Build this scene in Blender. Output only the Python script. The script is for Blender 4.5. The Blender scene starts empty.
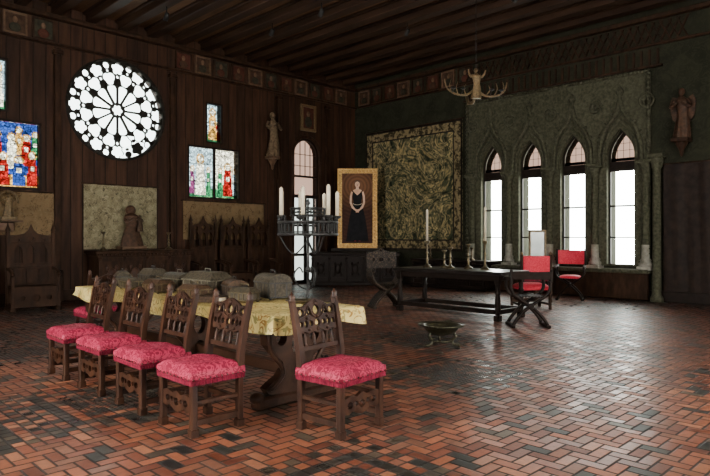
import bpy, bmesh, math, random
from mathutils import Vector, Matrix
random.seed(7)
scene=bpy.context.scene
col=scene.collection
pi=math.pi
sin=math.sin; cos=math.cos
H0=14.14      # north wall inner Y and east wall inner X
LO=-3.0
CEIL=6.55

# ------------------------------------------------------------------ materials
class NT:
    def __init__(s,name):
        s.mat=bpy.data.materials.new(name); s.mat.use_nodes=True
        s.t=s.mat.node_tree; s.t.nodes.clear()
        s.out=s.t.nodes.new('ShaderNodeOutputMaterial')
    def n(s,typ,**kw):
        nd=s.t.nodes.new(typ)
        for k,v in kw.items(): setattr(nd,k,v)
        return nd
    def set(s,sock,val):
        if isinstance(val,bpy.types.NodeSocket): s.t.links.new(val,sock)
        else: sock.default_value=val
    def m(s,op,a,b=None,c=None):
        nd=s.n('ShaderNodeMath',operation=op)
        s.set(nd.inputs[0],a)
        if b is not None: s.set(nd.inputs[1],b)
        if c is not None: s.set(nd.inputs[2],c)
        return nd.outputs[0]
    def coord(s,scale=(1,1,1)):
        tc=s.n('ShaderNodeTexCoord'); mp=s.n('ShaderNodeMapping')
        s.t.links.new(tc.outputs['Object'],mp.inputs[0]); mp.inputs['Scale'].default_value=scale
        return mp.outputs[0]
    def noise(s,co,scale,detail=5,rough=.6,dist=0):
        nd=s.n('ShaderNodeTexNoise'); s.t.links.new(co,nd.inputs['Vector'])
        nd.inputs['Scale'].default_value=scale; nd.inputs['Detail'].default_value=detail
        nd.inputs['Roughness'].default_value=rough; nd.inputs['Distortion'].default_value=dist
        return nd.outputs[0]
    def ramp(s,fac,stops,interp='LINEAR'):
        nd=s.n('ShaderNodeValToRGB'); s.t.links.new(fac,nd.inputs[0])
        cr=nd.color_ramp; cr.interpolation=interp
        while len(cr.elements)<len(stops): cr.elements.new(.5)
        for e,(p,c) in zip(cr.elements,stops): e.position=p; e.color=(*c,1)
        return nd.outputs[0]
    def mix(s,f,a,b,bt='MIX'):
        nd=s.n('ShaderNodeMix',data_type='RGBA',blend_type=bt)
        s.set(nd.inputs[0],f)
        s.set(nd.inputs[6],a if not isinstance(a,tuple) else (*a,1))
        s.set(nd.inputs[7],b if not isinstance(b,tuple) else (*b,1))
        return nd.outputs[2]
    def principled(s,base,rough=.5,metal=0,height=None,bstr=.3,bdist=.01,spec=None,**kw):
        p=s.n('ShaderNodeBsdfPrincipled')
        s.set(p.inputs['Base Color'],base if not isinstance(base,tuple) else (*base,1))
        s.set(p.inputs['Roughness'],rough); p.inputs['Metallic'].default_value=metal
        if spec is not None: p.inputs['Specular IOR Level'].default_value=spec
        for k,v in kw.items(): p.inputs[k.replace('_',' ')].default_value=v
        if height is not None:
            b=s.n('ShaderNodeBump'); b.inputs['Strength'].default_value=bstr; b.inputs['Distance'].default_value=bdist
            s.t.links.new(height,b.inputs['Height']); s.t.links.new(b.outputs[0],p.inputs['Normal'])
        s.t.links.new(p.outputs[0],s.out.inputs[0])
        return s.mat

def pmat(name,c1,c2,rough=.5,metal=0,scale=10,stretch=(1,1,1),bstr=.3,bdist=.01,p=(.35,.68),**kw):
    t=NT(name); co=t.coord(stretch); f=t.noise(co,scale)
    return t.principled(t.ramp(f,[(p[0],c1),(p[1],c2)]),rough,metal,f,bstr,bdist,**kw)

W_CHAIR=pmat('walnut_chair',(.013,.005,.003),(.044,.017,.008),.45,scale=14,stretch=(1,1,.25),spec=.18)
W_DARK=pmat('dark_oak',(.012,.006,.0035),(.036,.017,.009),.6,scale=9,stretch=(1,1,.3),spec=.08)
W_TABLE=pmat('table_walnut',(.016,.007,.004),(.045,.020,.011),.45,scale=8,stretch=(1,.3,1),spec=.12)
W_BLACK=pmat('ebonised_wood',(.006,.004,.003),(.016,.010,.0075),.5,scale=9,spec=.08)
W_FARTOP=pmat('polished_dark_table',(.007,.006,.006),(.02,.015,.012),.28,scale=9,spec=.35)
W_LIGHT=pmat('worn_oak',(.05,.027,.014),(.11,.06,.033),.55,scale=9,spec=.2)
W_SAV=pmat('inlaid_walnut',(.008,.005,.003),(.075,.048,.03),.5,scale=38,spec=.12,p=(.50,.66))
IRON=pmat('wrought_iron',(.006,.006,.006),(.018,.016,.014),.55,.4,scale=30)
BRONZE=pmat('bronze',(.04,.032,.017),(.12,.085,.038),.4,.7,scale=20)
GOLD=pmat('gilt',(.20,.105,.022),(.50,.29,.075),.42,.45,scale=25)
GOLDD=pmat('dull_gilt',(.06,.038,.015),(.16,.10,.04),.55,.3,scale=25)
SILV=pmat('tarnished_silver',(.05,.046,.032),(.15,.135,.095),.45,.5,scale=25)
LEATH=pmat('tooled_leather',(.012,.010,.007),(.060,.047,.030),.55,scale=40,spec=.12)
LEATH2=pmat('brown_leather',(.018,.010,.006),(.065,.036,.019),.55,scale=40,spec=.12)
STONE=pmat('green_grey_stone',(.026,.026,.016),(.068,.064,.040),.8,scale=16,bstr=.3,bdist=.01,spec=.08)
STONEL=pmat('pale_marble',(.13,.12,.095),(.25,.235,.19),.5,scale=9,spec=.3)
def m_plaster():
    t=NT('olive_painted_wall'); co=t.coord()
    n=t.noise(co,2.5,4); n2=t.noise(co,5,2,.5,1.5)
    f=t.m('SINE',t.m('MULTIPLY',n2,26.0))
    c=t.ramp(n,[(.3,(.012,.0125,.008)),(.7,(.022,.022,.0135))])
    c2=t.mix(t.m('MULTIPLY',t.m('GREATER_THAN',f,.5),.35),c,(.034,.031,.019))
    return t.principled(c2,.85,0,n,.1,.005,spec=.06)
PLAST=m_plaster()
TRAC=pmat('dark_stone_tracery',(.008,.007,.005),(.02,.018,.014),.85,scale=12,spec=.08)
WAX=pmat('candle_wax',(.34,.28,.19),(.50,.43,.31),.55,scale=5,bstr=.05)
DWOOD_ST=pmat('polychrome_wood',(.018,.009,.005),(.07,.032,.016),.55,scale=12,spec=.2)
STAT=pmat('limewood_statue',(.05,.032,.017),(.15,.10,.057),.65,scale=12,spec=.15)
SKIN=pmat('painted_skin',(.46,.26,.16),(.58,.36,.24),.6,scale=10,bstr=.02)
BLACKP=pmat('painted_black_dress',(.003,.003,.004),(.009,.008,.009),.7,scale=6,bstr=.02,spec=.1)
FRINGE=pmat('crimson_fringe',(.06,.003,.010),(.20,.014,.034),.85,scale=90,stretch=(1,1,.1),bstr=.8,spec=.1)
GREENB=pmat('green_bronze',(.018,.017,.010),(.075,.065,.035),.35,.7,scale=14)

def m_damask(name,a,b):
    t=NT(name); co=t.coord((1,1,1))
    n1=t.noise(co,8,2,.5,2.5)
    f=t.m('SINE',t.m('MULTIPLY',n1,34.0))
    c=t.ramp(t.m('MULTIPLY_ADD',f,.5,.5),[(.35,a),(.62,b)])
    fine=t.noise(co,180,2)
    return t.principled(c,t.m('MULTIPLY_ADD',f,-.10,.6),0,fine,.25,.003,spec=.2)
DAM=m_damask('crimson_damask',(.15,.0045,.020),(.33,.026,.062))
VELV=m_damask('crimson_velvet',(.40,.008,.026),(.50,.022,.046))

def m_embroid(name,base,b2,lineA,lineB,scale=6):
    t=NT(name); co=t.coord()
    n1=t.noise(co,scale,2,.5,1.6)
    f=t.m('SINE',t.m('MULTIPLY',n1,30.0))
    base_c=t.ramp(t.noise(co,3,4),[(.35,base),(.65,b2)])
    k=t.ramp(f,[(.55,(0,0,0)),(.8,(1,1,1))])
    lc=t.ramp(t.noise(co,8,1),[(.45,lineA),(.55,lineB)])
    return t.principled(t.mix(k,base_c,lc),.9,0,t.noise(co,150,2),.4,.003,spec=.1)
CLOTH=m_embroid('yellow_embroidered_cloth',(.42,.31,.10),(.55,.44,.18),(.24,.13,.03),(.20,.17,.06),7)
HANG=m_embroid('pale_embroidery',(.12,.10,.055),(.19,.16,.095),(.05,.044,.026),(.23,.20,.125),10)
HANG2=m_embroid('tan_hanging',(.10,.064,.031),(.145,.094,.048),(.06,.038,.018),(.135,.097,.052),8)

def m_tapestry():
    t=NT('verdure_tapestry'); co=t.coord()
    n=t.noise(co,.95,2.0,.5,2.8)
    c=t.ramp(n,[(.28,(.02,.028,.02)),(.38,(.035,.04,.026)),(.42,(.16,.13,.075)),(.46,(.028,.038,.026)),(.51,(.23,.185,.11)),(.55,(.035,.045,.032)),(.60,(.20,.16,.095)),(.65,(.026,.034,.025)),(.75,(.12,.10,.06))])
    n2=t.noise(co,5,2,.5,1.8)
    k=t.ramp(n2,[(.38,(.45,.48,.42)),(.52,(1.1,1.05,.9)),(.62,(1.5,1.35,1.05))])
    return t.principled(t.mix(1.0,c,k,'MULTIPLY'),.95,0,t.noise(co,120,2),.3,.004,spec=.05)
TAP=m_tapestry()
TAPB=pmat('tapestry_border',(.028,.022,.012),(.17,.13,.07),.95,scale=9,spec=.05,p=(.44,.56))

def m_wall_wood():
    t=NT('dark_wood_panelling'); tc=t.coord()
    sx=t.n('ShaderNodeSeparateXYZ'); t.t.links.new(tc,sx.inputs[0])
    u=t.m('MULTIPLY',t.m('ADD',sx.outputs[0],sx.outputs[1]),1/.26)
    fx=t.m('FRACT',u); ed=t.m('MINIMUM',fx,t.m('SUBTRACT',1.0,fx))
    gap=t.m('MULTIPLY',ed,14.0); gap=t.m('MINIMUM',gap,1.0)
    wn=t.n('ShaderNodeTexWhiteNoise',noise_dimensions='1D'); t.t.links.new(t.m('FLOOR',u),wn.inputs['W'])
    co=t.coord((1,1,.12)); n=t.noise(co,9,6)
    c=t.ramp(n,[(.3,(.016,.007,.004)),(.7,(.048,.022,.012))])
    c=t.mix(1.0,c,t.ramp(wn.outputs['Value'],[(0,(.6,.6,.6)),(1,(1.2,1.15,1.1))]),'MULTIPLY')
    c=t.mix(gap,(.003,.002,.001),c)
    return t.principled(c,.6,0,t.m('ADD',gap,t.m('MULTIPLY',n,.3)),.5,.01,spec=.12)
WALLW=m_wall_wood()

def m_floor():
    t=NT('terracotta_mosaic_tiles'); tc=t.coord()
    s=t.n('ShaderNodeSeparateXYZ'); t.t.links.new(tc,s.inputs[0])
    X=t.m('ADD',s.outputs[0],50.0); Y=t.m('ADD',s.outputs[1],50.0)
    S_=.092; N=16.0
    def wn2(a,b):
        cb=t.n('ShaderNodeCombineXYZ'); t.t.links.new(a,cb.inputs[0]); t.t.links.new(b,cb.inputs[1])
        wn=t.n('ShaderNodeTexWhiteNoise',noise_dimensions='2D'); t.t.links.new(cb.outputs[0],wn.inputs['Vector'])
        sc=t.n('ShaderNodeSeparateColor'); t.t.links.new(wn.outputs['Color'],sc.inputs[0])
        return wn.outputs['Value'],sc.outputs[0],sc.outputs[1],sc.outputs[2]
    def lerp(f,a,b): return t.m('ADD',t.m('MULTIPLY',a,t.m('SUBTRACT',1.0,f)),t.m('MULTIPLY',b,f))
    def edge(f): return t.m('MINIMUM',f,t.m('SUBTRACT',1.0,f))
    x=t.m('MULTIPLY',X,1/S_); y=t.m('MULTIPLY',Y,1/S_)
    ix=t.m('FLOOR',x); iy=t.m('FLOOR',y); fx=t.m('FRACT',x); fy=t.m('FRACT',y)
    mx=t.m('FLOOR',t.m('DIVIDE',ix,N)); my=t.m('FLOOR',t.m('DIVIDE',iy,N))
    jx=t.m('SUBTRACT',ix,t.m('MULTIPLY',mx,N)); jy=t.m('SUBTRACT',iy,t.m('MULTIPLY',my,N))
    q,q1,q2,q3=wn2(mx,my)
    dx=t.m('ABSOLUTE',t.m('SUBTRACT',jx,7.5)); dy=t.m('ABSOLUTE',t.m('SUBTRACT',jy,7.5))
    d=t.m('MAXIMUM',dx,dy)
    ism=t.m('GREATER_THAN',q,.70)
    medal=t.m('MULTIPLY',t.m('LESS_THAN',d,4.0),ism)
    sqm=t.m('GREATER_THAN',q1,.66)
    weave=t.m('MULTIPLY',t.m('SUBTRACT',1.0,medal),t.m('SUBTRACT',1.0,sqm))
    mm=t.m('MODULO',t.m('ADD',t.m('SUBTRACT',ix,iy),4000.0),4.0)
    m1=t.m('COMPARE',mm,1.0,.1); m2=t.m('COMPARE',mm,2.0,.1); m3=t.m('COMPARE',mm,3.0,.1); m0=t.m('COMPARE',mm,0.0,.1)
    ph=t.m('MULTIPLY',weave,t.m('ADD',m0,m1)); pv=t.m('MULTIPLY',weave,t.m('ADD',m2,m3))
    lx=t.m('ADD',fx,m1); ly=t.m('ADD',fy,m2)
    ex=lerp(ph,edge(fx),t.m('MINIMUM',lx,t.m('SUBTRACT',2.0,lx)))
    ey=lerp(pv,edge(fy),t.m('MINIMUM',ly,t.m('SUBTRACT',2.0,ly)))
    idx=t.m('SUBTRACT',ix,t.m('MULTIPLY',m1,weave)); idy=t.m('SUBTRACT',iy,t.m('MULTIPLY',m2,weave))
    rv,r1,r2,r3=wn2(t.m('ADD',idx,.5),t.m('ADD',idy,.5))
    x2=t.m('MULTIPLY',x,2.0); y2=t.m('MULTIPLY',y,2.0)
    b0,b1,b2,b3=wn2(t.m('ADD',t.m('FLOOR',x2),.5),t.m('ADD',t.m('FLOOR',y2),.5))
    eB=t.m('MULTIPLY',t.m('MINIMUM',edge(t.m('FRACT',x2)),edge(t.m('FRACT',y2))),.5)
    e=t.m('MINIMUM',t.m('MINIMUM',ex,ey),t.m('ADD',eB,t.m('SUBTRACT',1.0,medal)))
    ring=t.m('MULTIPLY',t.m('COMPARE',d,5.5,.1),ism)
    par=t.m('COMPARE',t.m('MODULO',t.m('ADD',ix,iy),2.0),0.0,.1)
    border=t.m('MULTIPLY',t.m('MULTIPLY',t.m('COMPARE',d,7.5,.1),par),sqm)
    dots=t.m('MULTIPLY',t.m('MULTIPLY',t.m('COMPARE',t.m('MODULO',jx,3.0),1.0,.1),t.m('COMPARE',t.m('MODULO',jy,3.0),1.0,.1)),sqm)
    scat=t.m('GREATER_THAN',rv,.85)
    medd=t.m('MULTIPLY',medal,t.m('GREATER_THAN',b0,.30))
    dark=t.m('MAXIMUM',t.m('MAXIMUM',t.m('MAXIMUM',medd,border),t.m('MAXIMUM',ring,scat)),dots)
    red=t.ramp(r2,[(0,(.085,.024,.013)),(.3,(.16,.047,.023)),(.6,(.225,.073,.034)),(.85,(.12,.050,.030)),(1,(.29,.112,.055))])
    drk=t.ramp(r3,[(0,(.010,.010,.009)),(.5,(.022,.021,.017)),(.8,(.042,.030,.021)),(1,(.065,.050,.032))])
    c=t.mix(dark,red,drk)
    big=t.noise(tc,.6,4)
    c=t.mix(1.0,c,t.ramp(big,[(.3,(.66,.64,.62)),(.7,(1.2,1.15,1.1))]),'MULTIPLY')
    mot=t.noise(tc,25,3)
    c=t.mix(1.0,c,t.ramp(mot,[(.3,(.75,.75,.75)),(.7,(1.2,1.2,1.2))]),'MULTIPLY')
    g=t.m('MINIMUM',t.m('MAXIMUM',t.m('MULTIPLY',t.m('SUBTRACT',e,.050),14.0),0.0),1.0)
    c=t.mix(g,(.010,.007,.005),c)
    tilt=t.m('ADD',t.m('MULTIPLY',fx,t.m('SUBTRACT',r1,.5)),t.m('MULTIPLY',fy,t.m('SUBTRACT',r2,.5)))
    fine=t.noise(tc,60,3)
    h=t.m('ADD',t.m('ADD',t.m('MULTIPLY',g,.4),t.m('MULTIPLY',tilt,.8)),t.m('MULTIPLY',fine,.18))
    r=t.m('ADD',t.m('MULTIPLY',r1,.22),t.m('MULTIPLY_ADD',dark,-.10,.33))
    r=t.m('ADD',r,t.m('MULTIPLY',t.m('SUBTRACT',1.0,g),.35))
    return t.principled(c,r,0,h,.6,.008,spec=.45)
FLOOR=m_floor()

def glass(name,c,var=True,sc=16):
    t=NT(name); tr=t.n('ShaderNodeBsdfTransparent')
    if var:
        co=t.coord()
        v=t.n('ShaderNodeTexVoronoi'); t.t.links.new(co,v.inputs['Vector']); v.inputs['Scale'].default_value=sc
        v2=t.n('ShaderNodeTexVoronoi',feature='DISTANCE_TO_EDGE'); t.t.links.new(co,v2.inputs['Vector']); v2.inputs['Scale'].default_value=sc
        sp=t.n('ShaderNodeSeparateColor'); t.t.links.new(v.outputs['Color'],sp.inputs[0])
        k=t.ramp(sp.outputs[0],[(0,(.25,.25,.25)),(1,(1.4,1.4,1.4))])
        l=t.ramp(v2.outputs['Distance'],[(.03,(.02,.02,.02)),(.08,(1,1,1))])
        cc=t.mix(1.0,t.mix(1.0,c,k,'MULTIPLY'),l,'MULTIPLY')
        t.t.links.new(cc,tr.inputs[0])
    else: tr.inputs[0].default_value=(*c,1)
    t.t.links.new(tr.outputs[0],t.out.inputs[0]); return t.mat
k=.040
G_RED=glass('glass_red',(.9*k,.04*k,.03*k)); G_BLUE=glass('glass_blue',(.06*k,.16*k,.7*k)); G_GREEN=glass('glass_green',(.08*k,.5*k,.2*k))
G_GOLD=glass('glass_gold',(1.5*k,.85*k,.2*k)); G_PALE=glass('glass_pale',(2.4*k,2.4*k,1.9*k)); G_SKY=glass('glass_sky',(1.1*k,1.6*k,1.8*k))
G_PURP=glass('glass_purple',(.5*k,.12*k,.35*k))
G_CLEAR=glass('sheer_pane',(.80,.83,.82),False); G_ROSE=glass('rose_pane',(.42,.45,.45),False)
G_FAN=glass('leaded_fanlight',(.16,.13,.115),False); G_SHADE=glass('brown_shade',(.013,.006,.004),False)
G_DOOR=glass('door_pane',(.22,.235,.23),False)

# ------------------------------------------------------------------ mesh builder
def curve_plate(loops,t):
    cu=bpy.data.curves.new('tmp','CURVE'); cu.dimensions='2D'; cu.fill_mode='BOTH'; cu.extrude=t/2
    for L in loops:
        sp=cu.splines.new('POLY'); sp.points.add(len(L)-1)
        for p,q in zip(sp.points,L): p.co=(q[0],q[1],0,1)
        sp.use_cyclic_u=True
    ob=bpy.data.objects.new('tmp',cu); col.objects.link(ob)
    bpy.context.view_layer.update()
    dg=bpy.context.evaluated_depsgraph_get()
    me=bpy.data.meshes.new_from_object(ob.evaluated_get(dg))
    vs=[v.co.copy() for v in me.vertices]; fs=[tuple(p.vertices) for p in me.polygons]
    bpy.data.objects.remove(ob); bpy.data.curves.remove(cu); bpy.data.meshes.remove(me)
    return vs,fs
MXZ=Matrix(((1,0,0,0),(0,0,-1,0),(0,1,0,0),(0,0,0,1)))
MYZ=Matrix(((0,0,1,0),(1,0,0,0),(0,1,0,0),(0,0,0,1)))
def T(x,y,z): return Matrix.Translation((x,y,z))
def R(a,ax): return Matrix.Rotation(a,4,ax)
def S(x,y,z): return Matrix.Diagonal((x,y,z,1))

class MB:
    def __init__(s,name): s.name=name; s.v=[];s.f=[];s.mi=[];s.sm=[];s.mats=[];s.M=Matrix.Identity(4)
    def add(s,vs,fs,mat,smooth=False,M=None):
        if mat not in s.mats: s.mats.append(mat)
        i=s.mats.index(mat); A=s.M@M if M is not None else s.M; o=len(s.v)
        s.v.extend([A@Vector(p) for p in vs])
        for f in fs: s.f.append(tuple(a+o for a in f)); s.mi.append(i); s.sm.append(smooth)
    def box(s,c,d,mat,b=.004,M=None):
        h=[x/2 for x in d]; b=min(b,min(h)*.45); vs=[];idx={}
        for sx in(-1,1):
            for sy in(-1,1):
                for sz in(-1,1):
                    for a in range(3):
                        sg=(sx,sy,sz); idx[(sg,a)]=len(vs)
                        vs.append(tuple(c[i]+sg[i]*(h[i] if i==a else h[i]-b) for i in range(3)))
        fs=[]
        for a in range(3):
            o=[i for i in range(3) if i!=a]
            for sg in(-1,1):
                q=[]
                for p,r in((-1,-1),(1,-1),(1,1),(-1,1)):
                    t=[0,0,0]; t[a]=sg; t[o[0]]=p; t[o[1]]=r; q.append(idx[(tuple(t),a)])
                fs.append(q)
            for p in(-1,1):
                for r in(-1,1):
                    t1=[0,0,0];t1[a]=-1;t1[o[0]]=p;t1[o[1]]=r; t2=list(t1); t2[a]=1
                    t1=tuple(t1);t2=tuple(t2)
                    fs.append([idx[(t1,o[0])],idx[(t2,o[0])],idx[(t2,o[1])],idx[(t1,o[1])]])
        for sx in(-1,1):
            for sy in(-1,1):
                for sz in(-1,1): fs.append([idx[((sx,sy,sz),a)] for a in range(3)])
        s.add(vs,fs,mat,False,M)
    def lathe(s,prof,mat,M=None,seg=16,smooth=True):
        vs=[];fs=[];n=len(prof)
        for r,z in prof:
            for k in range(seg):
                a=2*pi*k/seg; vs.append((r*cos(a),r*sin(a),z))
        for i in range(n-1):
            for k in range(seg):
                k2=(k+1)%seg; fs.append((i*seg+k,i*seg+k2,(i+1)*seg+k2,(i+1)*seg+k))
        if prof[0][0]>1e-5: fs.append(tuple(range(seg-1,-1,-1)))
        if prof[-1][0]>1e-5: fs.append(tuple((n-1)*seg+k for k in range(seg)))
        s.add(vs,fs,mat,smooth,M)
    def ell(s,c,r,mat,seg=12,M=None):
        n=8
        prof=[(max(sin(pi*i/n),1e-6),-cos(pi*i/n)) for i in range(n+1)]
        A=T(*c)@S(*r); s.lathe(prof,mat,(M@A) if M is not None else A,seg)
    def tube(s,pts,r,mat,seg=8,closed=False,M=None,smooth=True,flat=1.0):
        P=[Vector(p) for p in pts]; n=len(P)
        if not isinstance(r,(list,tuple)): r=[r]*n
        tan=[]
        for i in range(n):
            if closed: d=P[(i+1)%n]-P[i-1]
            else: d=P[min(i+1,n-1)]-P[max(i-1,0)]
            tan.append(d.normalized())
        up=Vector((0,0,1)) if abs(tan[0].z)<.9 else Vector((0,1,0))
        nr=(up-tan[0]*up.dot(tan[0])).normalized(); vs=[]
        for i in range(n):
            nr=(nr-tan[i]*nr.dot(tan[i])).normalized(); bn=tan[i].cross(nr)
            for k in range(seg):
                a=2*pi*(k+.5)/seg; vs.append(P[i]+(nr*cos(a)+bn*sin(a)*flat)*r[i])
        fs=[]
        for i in range(n if closed else n-1):
            j=(i+1)%n
            for k in range(seg):
                k2=(k+1)%seg; fs.append((i*seg+k,i*seg+k2,j*seg+k2,j*seg+k))
        if not closed: fs.append(tuple(range(seg-1,-1,-1))); fs.append(tuple((n-1)*seg+k for k in range(seg)))
        s.add(vs,fs,mat,smooth,M)
    def plate(s,outer,holes,t,mat,M=None):
        vs,fs=curve_plate([outer]+list(holes),t); s.add(vs,fs,mat,False,M)
    def grid(s,fn,nu,nv,mat,cu=False,smooth=True,M=None):
        vs=[];fs=[]
        for j in range(nv+1):
            for i in range(nu if cu else nu+1): vs.append(fn(i/nu,j/nv))
        w=nu if cu else nu+1
        for j in range(nv):
            for i in range(nu):
                i2=(i+1)%w if cu else i+1
                fs.append((j*w+i,j*w+i2,(j+1)*w+i2,(j+1)*w+i))
        s.add(vs,fs,mat,smooth,M)
    def mesh(s,recalc=True):
        me=bpy.data.meshes.new(s.name); me.from_pydata(s.v,[],s.f)
        for m in s.mats: me.materials.append(m)
        for p,i,sm in zip(me.polygons,s.mi,s.sm): p.material_index=i; p.use_smooth=sm
        bm=bmesh.new(); bm.from_mesh(me); bmesh.ops.remove_doubles(bm,verts=bm.verts,dist=1e-5)
        if recalc: bmesh.ops.recalc_face_normals(bm,faces=bm.faces)
        bm.to_mesh(me); bm.free(); return me
    def done(s,loc=(0,0,0),rz=0,recalc=True):
        return place(s.name,s.mesh(recalc),loc,rz)
def place(name,me,loc=(0,0,0),rz=0,sc=1):
    ob=bpy.data.objects.new(name,me); ob.location=loc; ob.rotation_euler=(0,0,rz)
    if sc!=1: ob.scale=(sc,sc,sc) if not isinstance(sc,tuple) else sc
    col.objects.link(ob); return ob

def circ(cx,cy,rx,ry=None,n=20,a0=0):
    ry=rx if ry is None else ry
    return [(cx+rx*cos(a0+2*pi*i/n),cy+ry*sin(a0+2*pi*i/n)) for i in range(n)]
def rect(x0,y0,x1,y1): return [(x0,y0),(x1,y0),(x1,y1),(x0,y1)]
def lancet(c,w,y0,sp,pk,n=12,e=1.9):
    L=[(c-w,y0),(c+w,y0)]
    for i in range(n+1):
        s_=i/n; L.append((c+w*(1-s_**e),sp+(pk-sp)*s_))
    for i in range(n-1,-1,-1):
        s_=i/n; L.append((c-w*(1-s_**e),sp+(pk-sp)*s_))
    return L
def rarch(c,w,y0,sp,n=16):
    return [(c-w,y0),(c+w,y0)]+[(c+w*cos(pi*i/n),sp+w*sin(pi*i/n)) for i in range(n+1)]
def foil(cx,cy,r,k=4,n=40,a0=0):
    L=[]
    for i in range(n):
        a=2*pi*i/n; rr=r*(.72+.28*abs(cos(k*(a-a0)/2))); L.append((cx+rr*cos(a),cy+rr*sin(a)))
    return L
def spline(pts,n=8):
    P=[Vector(p) for p in pts]; out=[]
    for i in range(len(P)-1):
        a=P[max(i-1,0)];b=P[i];c=P[i+1];d=P[min(i+2,len(P)-1)]
        for k in range(n):
            t=k/n; out.append(.5*((2*b)+(c-a)*t+(2*a-5*b+4*c-d)*t*t+(3*b-a-3*c+d)*t**3))
    out.append(P[-1]); return out

# ------------------------------------------------------------------ room shell
CY=[8.89,7.753,6.617,5.48]      # window centres on east wall
GL=(3.35,2.44,4.49,3.90)        # stained glass left (x0,z0,x1,z1)
GLs=(3.35,4.05,3.84,5.18)
GR=(8.02,2.44,9.62,3.83)
GRs=(8.55,3.93,9.07,5.02)
RX,RZ,RR=6.19,4.44,1.17
DX=12.05

mb=MB('floor'); mb.box(((H0+LO)/2,(H0+LO)/2,-.1),(H0-LO+.8,H0-LO+.8,.2),FLOOR,.001); mb.done()

mb=MB('wall_north')
mb.plate(rect(LO-.3,0,H0+.4,CEIL),[rect(*GL),rect(*GLs),rect(*GR),rect(*GRs),circ(RX,RZ,RR,n=64),rarch(DX,.5,.02,3.95)],.3,WALLW,T(0,H0+.15,0)@MXZ); mb.done()
mb=MB('wall_east')
mb.plate(rect(LO,0,H0-.001,CEIL),[lancet(c,.30,.76,3.3,3.87) for c in CY],.4,PLAST,T(H0+.2,0,0)@MYZ); mb.done()
mb=MB('wall_south')
mb.plate(rect(LO-.3,0,H0,CEIL),[rect(1.0,1.0,3.4,4.0),rect(5.5,1.0,8.5,4.0)],.3,WALLW,T(0,LO-.15,0)@MXZ); mb.done()
mb=MB('wall_west')
mb.plate(rect(LO,0,H0,CEIL),[rect(2.0,1.0,6.5,4.4)],.3,WALLW,T(LO-.15,0,0)@MYZ); mb.done()

# ceiling boards + joists run along Y
BOARD=pmat('ceiling_boards',(.06,.029,.014),(.145,.074,.038),.65,scale=6,stretch=(1,.12,1),spec=.1)
JOIST=pmat('ceiling_joist_wood',(.013,.0065,.004),(.040,.020,.011),.6,scale=6,stretch=(1,.12,1),spec=.1)
mb=MB('ceiling'); mb.box(((H0+LO)/2,(H0+LO)/2,CEIL+.1),(H0-LO+.8,H0-LO+.8,.2),BOARD,.001); mb.done()
mb=MB('ceiling_joists')
x=LO+.4
while x<H0-.2:
    mb.box((x,(H0+LO)/2,CEIL-.10),(.24,H0-LO,.20),JOIST,.015)
    mb.box((x-.16,(H0+LO)/2,CEIL-.03),(.05,H0-LO,.06),JOIST,.008)
    mb.box((x+.16,(H0+LO)/2,CEIL-.03),(.05,H0-LO,.06),JOIST,.008)
    x+=.74
mb.done()

# frieze of portrait panels
P_COL=[pmat('frieze_paint_%d'%i,a,b,.7,scale=9,spec=.1) for i,(a,b) in enumerate([((.025,.013,.008),(.06,.032,.019)),((.014,.013,.009),(.036,.032,.02)),((.036,.011,.007),(.068,.022,.014))])]
FACE=pmat('frieze_face_paint',(.07,.042,.024),(.13,.08,.048),.7,scale=12,spec=.1)
mb=MB('trim_1')
for z,h,d in((5.67,.06,.09),(6.25,.10,.16)):
    mb.box(((H0+LO)/2,H0-d/2,z),(H0-LO,d,h),W_DARK,.015)
    mb.box((H0-d/2,(H0+LO)/2-.1,z),(d,H0-LO-.3,h),W_DARK,.015)
mb.done()
def portrait_row(name,M,xs):
    mb=MB(name); mb.M=M
    for i,x in enumerate(xs):
        mb.plate(rect(x-.23,5.71,x+.23,6.18),[rect(x-.19,5.75,x+.19,6.14)],.05,W_LIGHT if i%3==0 else W_DARK,T(0,-.03,0)@MXZ)
        mb.box((x,-.015,5.945),(.40,.012,.42),P_COL[i%3],.001)
        mb.ell((x,-.022,6.02),(.05,.012,.07),FACE)
        mb.ell((x,-.022,5.86),(.12,.012,.10),P_COL[(i+1)%3])
    mb.done()
portrait_row('frieze_portraits',T(0,H0,0),[v for v in [.6+.56*i for i in range(24)] if not 4.9<v<7.5])
portrait_row('frieze_portraits',T(H0,0,0)@R(-pi/2,'Z'),[-13.7+.56*i for i in range(8)])

mb=MB('trim_2')
for x in(4.80,7.56,10.95,12.85):
    mb.box((x,H0-.05,2.80),(.14,.10,5.60),W_DARK,.012)
    mb.box((x,H0-.07,5.50),(.22,.14,.10),W_DARK,.015); mb.box((x,H0-.07,.35),(.20,.14,.70),W_DARK,.015)
mb.done()
mb=MB('baseboard_north'); mb.box(((LO+11.5)/2,H0-.03,.12),(11.5-LO,.06,.24),W_DARK,.01); mb.box((13.4,H0-.03,.12),(1.45,.06,.24),W_DARK,.01); mb.done()
mb=MB('baseboard_east'); mb.box((H0-.03,(LO+H0)/2,.12),(.06,H0-LO,.24),W_BLACK,.01); mb.done()

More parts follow.
